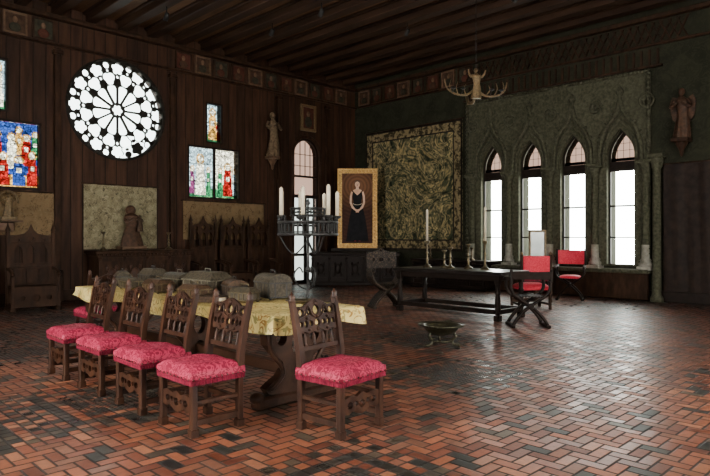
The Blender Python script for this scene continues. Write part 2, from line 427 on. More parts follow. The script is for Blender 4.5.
# ------------------------------------------------------------------ rose window
mb=MB('window_rose'); mb.M=T(RX,H0+.06,RZ)
holes=[foil(0,0,.115*RR,6,36)]
for i in range(12):
    a=2*pi*i/12+pi/12
    L=[];n=12
    pts=[]
    for j in range(n+1):
        s_=j/n; r=.15+.37*s_; hw=.020+.098*(s_**.95)
        if s_>.72: hw*=math.sqrt(max(0,1-((s_-.72)/.28)**2))
        pts.append((r,hw))
    for r,hw in pts: L.append((r,hw))
    for r,hw in reversed(pts[:-1]): L.append((r,-hw))
    holes.append([((r*cos(a)-h*sin(a))*RR,(r*sin(a)+h*cos(a))*RR) for r,h in L])
    holes.append(foil(.645*RR*cos(a),.645*RR*sin(a),.136*RR,3,36,a+pi))
    b=a+pi/12
    holes.append(foil(.845*RR*cos(b),.845*RR*sin(b),.132*RR,5,40,b))
    holes.append(circ(.905*RR*cos(a),.905*RR*sin(a),.066*RR,n=14))
    holes.append(circ(.80*RR*cos(a),.80*RR*sin(a),.030*RR,n=10))
    holes.append(circ(.675*RR*cos(b),.675*RR*sin(b),.034*RR,n=10))
mb.plate(circ(0,0,.998*RR,n=72),holes,.06,TRAC,MXZ)
for rr,w in((1.0,.04),(.135,.014)):
    mb.tube([(rr*RR*cos(2*pi*i/60),-.045,rr*RR*sin(2*pi*i/60)) for i in range(60)],w,TRAC,8,True)
mb.plate(circ(0,0,.99*RR,n=48),[],.01,G_ROSE,T(0,.06,0)@MXZ)
mb.done()

# ------------------------------------------------------------------ stained glass
def stained(name,x0,z0,x1,z1,fn,mull=(),bars=()):
    mb=MB(name); y=H0+.06
    nu=max(12,int((x1-x0)*40)); nv=int((z1-z0)*40); W=x1-x0; Hh=z1-z0
    for j in range(nv):
        for i in range(nu):
            u=(i+.5)/nu; v=(j+.5)/nv; m=fn(u,v)
            a=x0+W*i/nu;b=x0+W*(i+1)/nu;c=z0+Hh*j/nv;d=z0+Hh*(j+1)/nv
            mb.add([(a,y,c),(b,y,c),(b,y,d),(a,y,d)],[(0,1,2,3)],m)
    for cx,w in((x0+.02,.05),(x1-.02,.05)): mb.box((cx,y-.02,(z0+z1)/2),(w,.08,Hh),W_BLACK)
    for cz in(z0+.02,z1-.02): mb.box(((x0+x1)/2,y-.02,cz),(W,.08,.05),W_BLACK)
    for u in mull: mb.box((x0+W*u,y-.02,(z0+z1)/2),(.06,.08,Hh),W_BLACK)
    for v in bars: mb.box(((x0+x1)/2,y-.02,z0+Hh*v),(W,.03,.012),W_BLACK)
    mb.done()
def figs(fl,border,sky,ground):
    def fn(u,v):
        if u<.05 or u>.95 or v<.04 or v>.96: return border[int(v*14+u*14)%len(border)]
        for (cx,b,h,w,robe) in fl:
            t=(v-b)/h
            if ((u-cx)/(w*.5))**2+((v-(b+h*.9))/(h*.10))**2<1: return G_PALE
            if 0<=t<=.8:
                if abs(u-cx)<w*(1-.45*t):
                    if .45<t<.6 and abs(u-cx)<w*.3: return G_PALE
                    return robe
            if ((u-cx)/(w*.75))**2+((v-(b+h*.9))/(h*.14))**2<1: return G_GOLD
        return ground if v<.2 else sky
    return fn
stained('window_stained_glass',*GL,figs([(.35,.06,.45,.12,G_RED),(.62,.05,.42,.12,G_BLUE),(.85,.05,.5,.1,G_RED),(.15,.05,.55,.11,G_GREEN),(.5,.3,.5,.1,G_PALE),(.75,.35,.45,.1,G_RED),(.25,.4,.42,.1,G_RED),(.9,.45,.4,.08,G_GREEN),(.62,.5,.4,.08,G_GOLD)],[G_GOLD,G_RED,G_PALE],G_BLUE,G_GOLD),(),(.33,.66))
stained('window_stained_glass',*GLs,figs([(.6,.1,.8,.25,G_PALE)],[G_GOLD,G_PALE],G_SKY,G_GREEN),(),(.5,))
def dip(u,v):
    if u<.5: return figs([(.5,.08,.75,.2,G_PALE),(.8,.1,.5,.10,G_GREEN),(.2,.1,.5,.10,G_PURP)],[G_PALE,G_GOLD],G_SKY,G_GREEN)(u*2,v)
    return figs([(.55,.08,.62,.20,G_RED),(.25,.1,.5,.12,G_GREEN),(.82,.1,.5,.1,G_SKY)],[G_PALE,G_GOLD],G_PALE,G_GREEN)(u*2-1,v)
stained('window_stained_glass',*GR,dip,(.5,),(.33,.66))
stained('window_stained_glass',*GRs,figs([(.45,.1,.75,.26,G_GOLD),(.75,.1,.45,.15,G_RED)],[G_BLUE,G_PALE],G_SKY,G_GREEN),(),(.5,))

# ------------------------------------------------------------------ tall arched window-door in north wall
mb=MB('window_5'); mb.M=T(DX,H0+.08,0)
ho=[]
for sx in(-1,1):
    for z0,z1 in((.12,.85),(.93,1.75),(1.81,2.62)):
        ho.append(rect(min(sx*.04,sx*.45),z0,max(sx*.04,sx*.45),z1))
ho.append(rect(-.45,2.72,.45,3.25))
ho.append([(-.45,3.31),(.45,3.31),(.45,3.93)]+[(.45*cos(pi*i/16),3.93+.45*sin(pi*i/16)) for i in range(1,16)]+[(-.45,3.93)])
mb.plate(rarch(0,.5,.02,3.95),ho,.06,W_BLACK,MXZ)
mb.box((0,.05,1.37),(.90,.004,2.6),G_DOOR,.001)
mb.plate(rarch(0,.48,2.7,3.95),[],.004,G_FAN,T(0,.05,0)@MXZ)
for x in(-.2,0,.2): mb.box((x,0,3.8),(.015,.03,1.1),W_BLACK,.002)
for z in(3.6,3.95): mb.box((0,0,z),(.86,.03,.015),W_BLACK,.002)
mb.tube([(-.54,-.08,0),(-.54,-.08,3.95)]+[(-.54*cos(pi*i/16),-.08,3.95+.54*sin(pi*i/16)) for i in range(1,16)]+[(.54,-.08,3.95),(.54,-.08,0)],.05,W_DARK,8)
mb.done()

# ------------------------------------------------------------------ east windows
for i,c in enumerate(CY):
    mb=MB('window_%d'%(i+1)); mb.M=T(H0+.06,c,0)
    ho=[rect(-.275,.80,.275,1.40),rect(-.275,1.43,.275,2.12),rect(-.275,2.16,.275,2.94),lancet(0,.275,3.16,3.32,3.83)]
    mb.plate(lancet(0,.30,.76,3.3,3.87),ho,.05,W_BLACK,MYZ)
    mb.box((.06,0,1.86),(.004,.56,2.16),G_CLEAR,.001)
    mb.plate(lancet(0,.28,3.15,3.3,3.85),[],.004,G_FAN,T(.06,0,0)@MYZ)
    mb.box((.02,0,3.06),(.02,.54,.22),G_SHADE,.002)
    mb.box((.02,0,3.21),(.02,.54,.07),G_SHADE,.002)
    for y in(-.14,0,.14): mb.box((.03,y,3.45),(.01,.008,.55),W_BLACK,.001)
    for z in(3.42,3.58): mb.box((.03,0,z),(.01,.50-(z-3.42)*.9,.008),W_BLACK,.001)
    mb.done()
mb=MB('trim_3')     # stone surround with ogee hoods
x0=H0-.02
E0,E1=4.86,9.62
mb.plate(rect(E0,.76,E1,5.08),[lancet(c,.31,.80,3.3,3.90) for c in CY],.10,STONE,T(H0-.05,0,0)@MYZ)
half=[(.47,3.05),(.47,3.25),(.455,3.50),(.40,3.75),(.30,3.95),(.18,4.10),(.09,4.24),(.04,4.40),(.0,4.56)]
half2=[(.37,3.05),(.37,3.25),(.355,3.48),(.30,3.70),(.20,3.88),(.10,3.98),(.03,4.08),(0,4.2)]
for c in CY:
    for hf,r in((half,.05),(half2,.032)):
        for sg in(-1,1):
            pts=spline([(x0-.11,c+sg*a,z) for a,z in hf],5); mb.tube(pts,r,STONE,8)
    mb.lathe([(0.001,4.52),(.05,4.56),(.03,4.62),(.075,4.68),(.09,4.74),(.06,4.80),(.02,4.86),(.0001,4.9)],STONE,T(x0-.11,c,0),10)
    for a,z in((.42,3.74),(.30,3.98),(.14,4.18)):
        for sg in(-1,1): mb.ell((x0-.12,c+sg*(a+.04),z+.03),(.04,.04,.05),STONE,8)
cols=[CY[0]+.568]+[(CY[i]+CY[i+1])/2 for i in range(3)]+[CY[3]-.568]
for y in cols:
    mb.lathe([(.14,.76),(.14,.84),(.11,.87),(.12,.91),(.09,.95),(.085,1.25)],STONEL,T(x0-.12,y,0),16)
    mb.lathe([(.085,1.25),(.08,2.8),(.10,2.82),(.085,2.86),(.14,3.02),(.16,3.05)],STONE,T(x0-.12,y,0),16)
    mb.box((x0-.12,y,3.09),(.34,.34,.08),STONE,.015)
    mb.box((x0-.12,y,.73),(.30,.30,.08),STONEL,.01)
    mb.tube([(x0-.10,y+.15*cos(2*pi*i/24),4.45+.15*sin(2*pi*i/24)) for i in range(24)],.026,STONE,6,True)
    for k4 in range(4):
        a=pi/4+k4*pi/2; mb.ell((x0-.08,y+.065*cos(a),4.45+.065*sin(a)),(.025,.045,.045),STONE,8)
mb.box((H0-.17,(E0+E1)/2,.66),(.34,E1-E0+.1,.09),STONE,.02)
mb.box((H0-.08,(E0+E1)/2,.32),(.16,E1-E0,.60),W_DARK,.02)
fr=[(E0,.78),(E0,5.1),(E1,5.1),(E1,.78)]
for a,b in zip(fr,fr[1:]):
    mb.tube([(x0-.10,a[0],a[1]),(x0-.10,b[0],b[1])],.045,STONE,8)
    L=math.hypot(b[0]-a[0],b[1]-a[1]); n=int(L/.11)
    for i in range(n):
        t=(i+.5)/n; mb.ell((x0-.14,a[0]+(b[0]-a[0])*t,a[1]+(b[1]-a[1])*t),(.03,.04,.04),STONE,6)
mb.done()
mb=MB('trim_4')     # carved lattice band above the windows
for i in range(58):
    y=4.2+i*.17
    if y>9.7: break
    mb.box((0,0,0),(.05,.035,.52),W_DARK,.004,T(H0-.03,y,5.93)@R(.45,'X'))
    mb.box((0,0,0),(.05,.035,.52),W_DARK,.004,T(H0-.045,y,5.93)@R(-.45,'X'))
for i in range(30):
    y=4.7+i*.17; mb.box((H0-.03,y,5.40),(.05,.05,.36),W_DARK,.004)
mb.box((H0-.04,7.2,5.20),(.08,5.2,.05),W_DARK); mb.done()

# ------------------------------------------------------------------ near windows behind the viewpoint
def near_window(name,M,w,z0,z1):
    mb=MB(name); mb.M=M; ho=[];n=4
    for i in range(n):
        a=-w/2+.06+i*(w-.12)/n
        for zz in range(2):
            c=z0+.06+zz*(z1-z0-.12)/2
            ho.append(rect(a+.03,c+.03,a+(w-.12)/n-.03,c+(z1-z0-.12)/2-.03))
    mb.plate(rect(-w/2,z0,w/2,z1),ho,.06,W_BLACK,MXZ); mb.done()
near_window('window_6',T(2.2,LO-.15,0),2.4,1,4)
near_window('window_7',T(7.0,LO-.15,0),3.0,1,4)
near_window('window_8',T(LO-.15,4.25,0)@R(pi/2,'Z'),4.5,1,4.4)

# ------------------------------------------------------------------ dining chair
def build_chair():
    mb=MB('dining_chair'); W=W_CHAIR; hx=.222; fy=-.19; ry=.19
    for sx in(-1,1):
        x=sx*hx
        mb.box((x,fy,.03),(.062,.062,.06),W,.006); mb.box((x,fy,.22),(.048,.048,.38),W,.006)
        mb.box((x,ry,.23),(.048,.048,.46),W,.006); mb.box((x,ry,.03),(.058,.064,.06),W,.006)
        mb.tube([(x,ry,.42),(x*1.01,ry+.01,.55),(x*1.04,ry+.045,.76),(x*1.07,ry+.085,.93)],[.036,.034,.031,.026],W,4,smooth=False)
        mb.lathe([(.024,0),(.032,.01),(.018,.02),(.028,.04),(.016,.055),(.0001,.08)],W,T(x*1.07,ry+.085,.925),8)
        for z,h in((.10,.045),(.24,.03)): mb.box((x,0,z),(.028,.34,h),W,.004)
        mb.box((x,0,.39),(.03,.36,.06),W,.004)
    mb.box((0,fy,.39),(.42,.03,.06),W,.004); mb.box((0,ry,.39),(.42,.03,.06),W,.004)
    mb.box((0,ry,.20),(.42,.026,.04),W,.004)
    out=[(-.205,.27),(-.205,.17),(-.15,.155),(-.10,.175),(-.05,.15),(0,.135),(.05,.15),(.10,.175),(.15,.155),(.205,.17),(.205,.27),(.13,.285),(.06,.27),(0,.295),(-.06,.27),(-.13,.285)]
    mb.plate(out,[circ(-.13,.22,.032,.026,14),circ(.13,.22,.032,.026,14),circ(0,.212,.036,.03,14),circ(-.066,.222,.018,.02,10),circ(.066,.222,.018,.02,10)],.026,W,T(0,fy,0)@MXZ)
    a=math.atan2(.09,.50)
    L=T(0,ry+.02,.56)@R(-a,'X')@S(1,1,.80)
    o=[(-.222,.30)]
    o+=[(-.225,.20),(-.20,.16),(-.15,.175),(-.10,.15),(-.05,.17),(0,.145),(.05,.17),(.10,.15),(.15,.175),(.20,.16),(.225,.20),(.222,.30),(.23,.40),(.19,.415),(.14,.405),(.10,.43),(.05,.455),(0,.475),(-.05,.455),(-.10,.43),(-.14,.405),(-.19,.415),(-.23,.40)]
    ho=[circ(0,.365,.036,.045,16),circ(0,.245,.030,.035,12)]
    for sx in(-1,1):
        ho+=[foil(sx*.092,.355,.040,3,24,pi/2),circ(sx*.165,.355,.028,.034,14),
             circ(sx*.070,.245,.022,.030,12),circ(sx*.125,.245,.020,.036,12),circ(sx*.178,.245,.020,.030,12)]
    mb.plate(o,ho,.026,W,L@MXZ)
    for x in(-.15,-.05,.05,.15):
        mb.lathe([(.010,.03),(.018,.05),(.010,.07),(.017,.11),(.010,.145),(.014,.16)],W,L@T(x,0,0),8)
    for x,z,r in((0,.43,.024),(-.19,.395,.018),(.19,.395,.018),(0,.30,.016),(-.11,.295,.016),(.11,.295,.016),(0,.185,.022),(-.10,.185,.016),(.10,.185,.016)):
        mb.ell((x,-.015,z),(r,.014,r),W,10,L)
        mb.ell((x,.015,z),(r,.014,r),W,10,L)
    for sx in(-1,1):
        for sy in(-1,1):
            mb.tube(spline([(sx*.02,sy*.014,.30),(sx*.055,sy*.018,.32),(sx*.09,sy*.018,.41),(sx*.13,sy*.016,.33),(sx*.2,sy*.014,.31)],5),.008,W,6,M=L)
    mb.box((0,0,.02),(.42,.03,.045),W,.004,L)
    def cush(u,v):
        x=(u*2-1); y=(v*2-1)
        e=(1-abs(x)**5)*(1-abs(y)**5)
        return (x*.250,y*.218-.005,.450+.050*max(e,0)**.5+.004*sin(7*x)*sin(6*y))
    mb.grid(cush,22,20,DAM)
    def per(t,off,z):
        t=t*4%4; k=int(t); f=t-k; c=[(-1,-1),(1,-1),(1,1),(-1,1)]
        a_=c[k];b_=c[(k+1)%4]; x=a_[0]+(b_[0]-a_[0])*f; y=a_[1]+(b_[1]-a_[1])*f
        return (x*(.250+off),y*(.218+off)-.005,z)
    mb.grid(lambda u,v:per(u,.005*sin(v*pi)+.002,.453-.055*v),40,4,DAM,True)
    mb.grid(lambda u,v:per(u,.004+.004*(int(u*160)%2)*v,.402-.034*v),160,1,FRINGE,True,False)
    mb.tube([per(i/40,.004,.402) for i in range(40)],.006,FRINGE,6,True)
    for i in range(40):
        p=per(i/40+.0125,.010,.412); mb.ell(p,(.006,.006,.006),BRONZE,6)
    return mb.mesh()
chair=build_chair()
for k,y in enumerate((4.02,4.79,5.60,6.42)):
    place('dining_chair',chair,(2.39,y,0),-pi/2+random.uniform(-.03,.03))
place('dining_chair',chair,(3.10,3.25,0),.10)
place('dining_chair',chair,(3.30,8.12,0),pi)

# ------------------------------------------------------------------ trestle table with cloth
TX,TY0,TY1=3.32,3.72,7.68; TZ=.80
mb=MB('trestle_table')
mb.box((TX,(TY0+TY1)/2,TZ-.025),(.92,TY1-TY0-.04,.05),W_TABLE,.008)
mb.box((TX,(TY0+TY1)/2,TZ-.075),(.70,TY1-TY0-.5,.05),W_TABLE,.008)
for y in(4.05,5.65,7.28):
    hs=[(.12,.10),(.30,.11),(.34,.16),(.28,.20),(.20,.24),(.15,.30),(.17,.37),(.26,.44),(.33,.52),(.34,.60),(.28,.66),(.36,.70),(.36,.73)]
    out=[(x,z) for x,z in hs]+[(-x,z) for x,z in reversed(hs)]
    ho=[circ(0,.50,.07,.10,18),circ(.18,.56,.055,.06,14),circ(-.18,.56,.055,.06,14),circ(0,.27,.05,.07,14)]
    mb.plate(out,ho,.09,W_TABLE,T(TX,y,0)@MXZ)
    mb.box((TX,y,.05),(.86,.12,.10),W_TABLE,.02)
    for sx in(-1,1):
        mb.ell((TX+sx*.40,y,.09),(.06,.065,.05),W_TABLE)
        mb.tube(spline([(TX+sx*.30,y-.05,.15),(TX+sx*.17,y-.055,.28),(TX+sx*.30,y-.055,.47),(TX+sx*.31,y-.05,.62)],5),.02,W_TABLE,8)
mb.box((TX,(TY0+TY1)/2,.26),(.09,TY1-TY0-.7,.10),W_TABLE,.012)
mb.done()
mb=MB('tablecloth')
def cloth(u,v):
    W=.48; L=(TY1-TY0)/2; d=.13
    x=(u*2-1)*(W+d); y=(v*2-1)*(L+d)
    ox=max(abs(x)-W,0); oy=max(abs(y)-L,0); z=TZ+.006
    drop=max(ox,oy)
    X=max(-W,min(W,x)); Y=max(-L,min(L,y))
    wv=.016*sin(y*9)*(ox/d)+.016*sin(x*17)*(oy/d)
    sx=1 if x>0 else -1; sy=1 if y>0 else -1
    if ox>0: X+=sx*(.012+.10*ox+wv)
    if oy>0: Y+=sy*(.012+.10*oy+wv)
    z-=drop*(1+.25*sin(y*4+x*7))
    return (TX+X,(TY0+TY1)/2+Y,z+.002*sin(x*11)*sin(y*7))
mb.grid(cloth,60,140,CLOTH); mb.done(recalc=False)

def casket(name,w,d,h,mat,band,loc,rz,style=0):
    mb=MB(name)
    for sx in(-1,1):
        for sy in(-1,1): mb.ell((sx*(w/2-.02),sy*(d/2-.02),.012),(.016,.016,.012),band,8)
    b=h*.62
    mb.box((0,0,.018+b/2),(w,d,b),mat,.004)
    mb.box((0,0,.024),(w+.014,d+.014,.014),band,.003); mb.box((0,0,.018+b),(w+.012,d+.012,.012),band,.003)
    z0=.024+b; z1=.018+h
    if style==0:
        k=.55; a=[(-w/2,-d/2,z0),(w/2,-d/2,z0),(w/2,d/2,z0),(-w/2,d/2,z0)]
        c=[(x*(1-(1-k)*.45),y*k,z1) for x,y,_ in a]
        mb.add(a+c,[(0,1,5,4),(1,2,6,5),(2,3,7,6),(3,0,4,7),(4,5,6,7),(3,2,1,0)],mat)
    else:
        pts=[(d/2*cos(pi*i/10),z0+(z1-z0)*sin(pi*i/10)) for i in range(11)]
        vs=[(sx*w/2,y,z) for sx in(-1,1) for y,z in pts]
        fs=[(i,i+1,12+i,11+i) for i in range(10)]+[tuple(range(11)),tuple(range(21,10,-1))]
        mb.add(vs,fs,mat)
    for x in(-w*.42,-w*.21,0,w*.21,w*.42):
        mb.box((x,-d/2-.002,.018+b/2),(.014,.006,b),band,.001); mb.box((x,d/2+.002,.018+b/2),(.014,.006,b),band,.001)
    for x in(-w/2-.002,w/2+.002):
        for y in(-d*.25,d*.25): mb.box((x,y,.018+b/2),(.006,.014,b),band,.001)
    mb.tube([(-.05,0,z1),(-.045,0,z1+.03),(.045,0,z1+.03),(.05,0,z1)],.006,band,6)
    mb.box((0,-d/2-.008,.018+b*.85),(.04,.012,.05),band,.003)
    mb.done(loc,rz)
zt=TZ+.009
h2=pi/2
casket('casket',.52,.30,.22,LEATH,SILV,(3.42,5.62,zt),h2+.05,0)
casket('casket',.36,.24,.23,LEATH,IRON,(3.62,4.76,zt),h2-.2,1)
casket('casket',.30,.20,.12,LEATH2,BRONZE,(3.08,5.30,zt),h2+.1,0)
casket('casket',.40,.24,.18,LEATH,SILV,(3.48,6.32,zt),h2,1)
casket('casket',.30,.22,.13,LEATH2,BRONZE,(3.12,6.12,zt),h2+.1,0)
casket('casket',.34,.24,.20,LEATH,IRON,(3.50,7.00,zt),h2,0)
casket('casket',.28,.18,.12,LEATH,BRONZE,(3.12,6.80,zt),h2-.1,1)
casket('casket',.24,.17,.12,LEATH,BRONZE,(3.22,4.66,zt),h2+.3,0)
casket('casket',.26,.20,.16,LEATH2,IRON,(3.42,5.12,zt),h2-.3,1)
casket('casket',.24,.18,.16,LEATH,IRON,(3.30,7.42,zt),h2-.3,0)
mb=MB('closed_book')
mb.box((0,0,.008),(.20,.28,.010),LEATH2,.002); mb.box((.004,0,.03),(.18,.265,.036),WAX,.002); mb.box((0,0,.052),(.20,.28,.010),LEATH2,.002); mb.box((-.097,0,.03),(.008,.28,.05),LEATH2,.002)
mb.done((3.02,4.90,zt),.4)
mb=MB('open_tray'); mb.lathe([(.001,.004),(.09,.004),(.12,.018),(.14,.022),(.14,.028),(.115,.026),(.085,.012),(.001,.012)],BRONZE,seg=24); mb.done((3.55,4.25,zt))

# ------------------------------------------------------------------ iron candelabrum
mb=MB('standing_candelabrum')
for k in range(3):
    M=R(2*pi*k/3+.4,'Z')
    mb.tube(spline([(.0,0,.50),(.06,0,.42),(.08,0,.30),(.18,0,.16),(.30,0,.06),(.36,0,.02),(.40,0,.05),(.38,0,.09),(.345,0,.08)],6),.014,IRON,8,M=M)
    mb.tube(spline([(.02,0,.20),(.10,0,.26),(.16,0,.34),(.12,0,.42),(.07,0,.38),(.10,0,.34)],5),.009,IRON,6,M=M)
    mb.tube(spline([(.01,0,.80),(.12,0,.86),(.16,0,.98),(.10,0,1.06),(.06,0,1.0)],5),.010,IRON,6,M=M)
    mb.tube(spline([(.01,0,1.36),(.14,0,1.22),(.24,0,1.28),(.34,0,1.46)],5),.010,IRON,6,M=M)
mb.lathe([(.02,.18),(.02,.55),(.04,.57),(.04,.6),(.018,.62),(.016,1.0),(.035,1.02),(.035,1.05),(.016,1.07),(.014,1.40),(.05,1.43),(.016,1.46),(.012,1.78),(.03,1.80),(.004,1.86)],IRON,seg=10)
for r,z,t in((.34,1.58,.016),(.34,1.44,.016),(.20,1.66,.010),(.20,1.74,.010)):
    mb.tube([(r*cos(2*pi*i/36),r*sin(2*pi*i/36),z) for i in range(36)],t,IRON,6,True)
for k in range(36):
    a=2*pi*k/36; mb.box((.34*cos(a),.34*sin(a),1.51),(.014,.014,.14),IRON,.001)
    if k%2==0: mb.lathe([(.008,1.58),(.014,1.61),(.0001,1.67)],IRON,T(.34*cos(a),.34*sin(a),0),6)
for k in range(18):
    a=2*pi*k/18; mb.box((.20*cos(a),.20*sin(a),1.70),(.010,.010,.08),IRON,.001)
for k in range(4):
    a=pi*k/4+.2
    for z,r in((1.47,.34),(1.70,.2)): mb.tube([(-r*cos(a),-r*sin(a),z),(r*cos(a),r*sin(a),z)],.009,IRON,6)
for k in range(7):
    a=2*pi*k/7+.25; x,y=.34*cos(a),.34*sin(a)
    mb.lathe([(.012,1.56),(.012,1.62),(.05,1.64),(.05,1.655),(.022,1.66)],IRON,T(x,y,0),12)
    e=.03*(k%3)
    mb.lathe([(.022,1.65),(.022,1.92+e),(.012,1.935+e),(.002,1.945+e)],WAX,T(x,y,0),12)
mb.done((4.57,5.34,0))

# ------------------------------------------------------------------ bronze brazier on the floor
mb=MB('bronze_brazier')
mb.lathe([(.001,.135),(.10,.14),(.17,.165),(.215,.21),(.235,.25),(.285,.262),(.29,.275),(.225,.270),(.205,.235),(.16,.19),(.09,.165),(.001,.16)],GREENB,seg=40)
mb.tube([(.29*cos(2*pi*i/40),.29*sin(2*pi*i/40),.270) for i in range(40)],.011,GREENB,6,True)
mb.ell((0,0,.17),(.03,.03,.02),GREENB,10)
for k in range(3):
    M=R(2*pi*k/3+.5,'Z')
    mb.tube(spline([(.15,0,.18),(.20,0,.14),(.15,0,.08),(.17,0,.03),(.22,0,.018),(.24,0,.03)],5),[.018]*26,GREENB,8,M=M)
    mb.ell((.235,0,.018),(.038,.030,.018),GREENB,10,M)
mb.tube([(.155*cos(2*pi*i/30),.155*sin(2*pi*i/30),.07) for i in range(30)],.010,GREENB,6,True)
for sg in(-1,1): mb.tube([(sg*(.285+.05*sin(pi*i/8)),.06*cos(pi*i/8),.265+.02*sin(pi*i/8)) for i in range(9)],.008,GREENB,6)
mb.done((6.38,4.79,0),.3)

# ------------------------------------------------------------------ far refectory table
mb=MB('refectory_table'); fx0,fx1,fy0,fy1=8.80,9.72,5.36,7.78
cx,cy=(fx0+fx1)/2,(fy0+fy1)/2
mb.box((cx,cy,.80),(fx1-fx0,fy1-fy0,.06),W_FARTOP,.01)
for sx in(-1,1): mb.box((cx+sx*.38,cy,.72),(.03,fy1-fy0-.2,.10),W_BLACK,.006)
for sy in(-1,1): mb.box((cx,cy+sy*1.08,.72),(.74,.03,.10),W_BLACK,.006)
for sx in(-1,1):
    for sy in(-1,1):
        x,y=cx+sx*.38,cy+sy*1.08
        mb.box((x,y,.05),(.11,.11,.10),W_BLACK,.01); mb.box((x,y,.70),(.09,.09,.16),W_BLACK,.006)
        mb.lathe([(.04,.10),(.035,.14),(.052,.20),(.048,.36),(.035,.44),(.055,.48),(.035,.52),(.042,.63)],W_BLACK,T(x,y,0),12)
for sx in(-1,1): mb.box((cx+sx*.38,cy,.15),(.06,2.1,.08),W_BLACK,.006)
for sy in(-1,1): mb.box((cx,cy+sy*1.08,.15),(.72,.06,.08),W_BLACK,.006)
mb.done()
def candlestick(name,h,ch,loc,mat,sc=1):
    mb=MB(name)
    mb.lathe([(.085,0),(.085,.015),(.06,.035),(.03,.06),(.018,.10),(.032,.14),(.018,.18),(.014,h*.5),(.03,h*.55),(.014,h*.6),(.016,h*.85),(.045,h*.93),(.05,h),(.02,h)],mat,seg=16)
    if ch>0: mb.lathe([(.022,h-.01),(.022,h+ch-.01),(.010,h+ch),(.002,h+ch+.015)],WAX,seg=12)
    mb.done(loc)
candlestick('tall_candlestick',.52,.60,(9.30,7.32,.831),BRONZE)
candlestick('tall_candlestick',.52,.60,(9.30,6.01,.831),BRONZE)
candlestick('bronze_candlestick',.40,0,(9.15,6.66,.831),BRONZE)
candlestick('bronze_candlestick',.34,0,(9.45,7.02,.831),BRONZE)
candlestick('bronze_candlestick',.46,0,(9.35,6.4,.831),BRONZE)

# ------------------------------------------------------------------ X-frame chairs
def xchair(name,nsl,wood,loc,rz,cush=None,back=None,backz=(.72,1.0),w=.019):
    mb=MB(name)
    ys=[-.20+.40*i/(nsl-1) for i in range(nsl)]
    for i,y in enumerate(ys):
        for sg in(-1,1):
            if nsl>2 and (i%2==0)!=(sg>0) and i not in(0,nsl-1): continue
            pts=spline([(sg*.27,y,.03),(sg*.22,y,.12),(sg*.11,y,.25),(0,y,.34),(-sg*.13,y,.43),(-sg*.25,y,.52),(-sg*.30,y,.62),(-sg*.29,y,.74)],5)
            mb.tube(pts,w,wood,6,flat=1.1)
    for sx in(-1,1):
        mb.box((sx*.27,0,.025),(.06,.52,.05),wood,.01)
        mb.tube(spline([(sx*.29,.27,.76),(sx*.295,.1,.765),(sx*.30,-.12,.765),(sx*.31,-.25,.745),(sx*.30,-.29,.72)],5),.028,wood,8)
        mb.ell((sx*.305,-.275,.735),(.03,.03,.035),wood,10)
    mb.tube([(0,-.24,.34),(0,.24,.34)],.03,wood,10)
    for y in(-.235,.235): mb.ell((0,y,.34),(.05,.015,.05),wood,12)
    for i in range(10): mb.box((-.22+.44*i/9,0,.485),(.035,.42,.016),wood,.003)
    if cush:
        mb.grid(lambda u,v:((u*2-1)*.25,(v*2-1)*.22,.497+.07*max((1-abs(u*2-1)**4)*(1-abs(v*2-1)**4),0)**.5),14,14,cush)
    z0,z1=backz
    if back:
        mb.grid(lambda u,v:((u*2-1)*.30,.25+.05*sin(pi*u)+.02*v,z0+(z1-z0)*v),12,6,back)
        mb.grid(lambda u,v:((u*2-1)*.30,.265+.05*sin(pi*u)+.02*v,z0+(z1-z0)*v),12,6,back)
        for sx in(-1,1): mb.box((sx*.305,.26,(z1+.74)/2),(.04,.04,z1-.68),wood,.006)
    else:
        o=[(-.31,z0),(.31,z0),(.31,z1-.06),(.2,z1-.03),(.1,z1),(0,z1+.04),(-.1,z1),(-.2,z1-.03),(-.31,z1-.06)]
        mb.plate(o,[circ(0,(z0+z1)/2,.05,.05),circ(-.16,(z0+z1)/2,.035,.04),circ(.16,(z0+z1)/2,.035,.04)],.03,wood,T(0,.26,0)@MXZ)
        mb.ell((0,.24,z1+.02),(.04,.02,.04),wood)
        for sx in(-1,1): mb.box((sx*.295,.26,(z1+.70)/2),(.035,.035,z1-.74),wood,.005)
    mb.done(loc,rz)
xchair('savonarola_chair',9,W_SAV,(9.05,8.20,0),-.55,backz=(.78,1.14),w=.027)
xchair('folding_x_chair',2,W_BLACK,(8.72,4.85,0),2.3,backz=(.76,.88),back=W_BLACK,w=.028)
xchair('velvet_x_chair',2,W_BLACK,(13.15,6.25,0),-1.2,cush=VELV,back=VELV,backz=(.80,1.12),w=.024)
mb=MB('velvet_armchair')
for sx in(-1,1):
    for y in(-.26,.26): mb.box((sx*.29,y,.22),(.05,.05,.44),W_DARK,.006)
    mb.box((sx*.29,-.26,.55),(.045,.045,.24),W_DARK,.006)
    mb.box((sx*.29,.28,.75),(.05,.05,.66),W_DARK,.006); mb.lathe([(.03,0),(.035,.02),(.0001,.06)],GOLDD,T(sx*.29,.28,1.08),8)
    mb.box((sx*.29,0,.68),(.06,.58,.035),W_DARK,.012); mb.box((sx*.29,0,.10),(.04,.5,.04),W_DARK)
mb.box((0,-.26,.14),(.54,.03,.08),W_DARK)
mb.box((0,0,.42),(.58,.54,.08),VELV,.03)
mb.grid(lambda u,v:((u*2-1)*.28,(v*2-1)*.26,.455+.06*max((1-abs(u*2-1)**4)*(1-abs(v*2-1)**4),0)**.5),14,14,VELV)
mb.box((0,.28,.82),(.53,.06,.46),VELV,.025)
mb.box((0,.28,.575),(.53,.012,.04),FRINGE,.003)
mb.done((11.0,6.05,0),2.45)
mb=MB('writing_desk')
mb.box((0,0,.76),(.9,.5,.04),W_DARK,.008); mb.box((0,0,.69),(.8,.42,.10),W_DARK,.006)
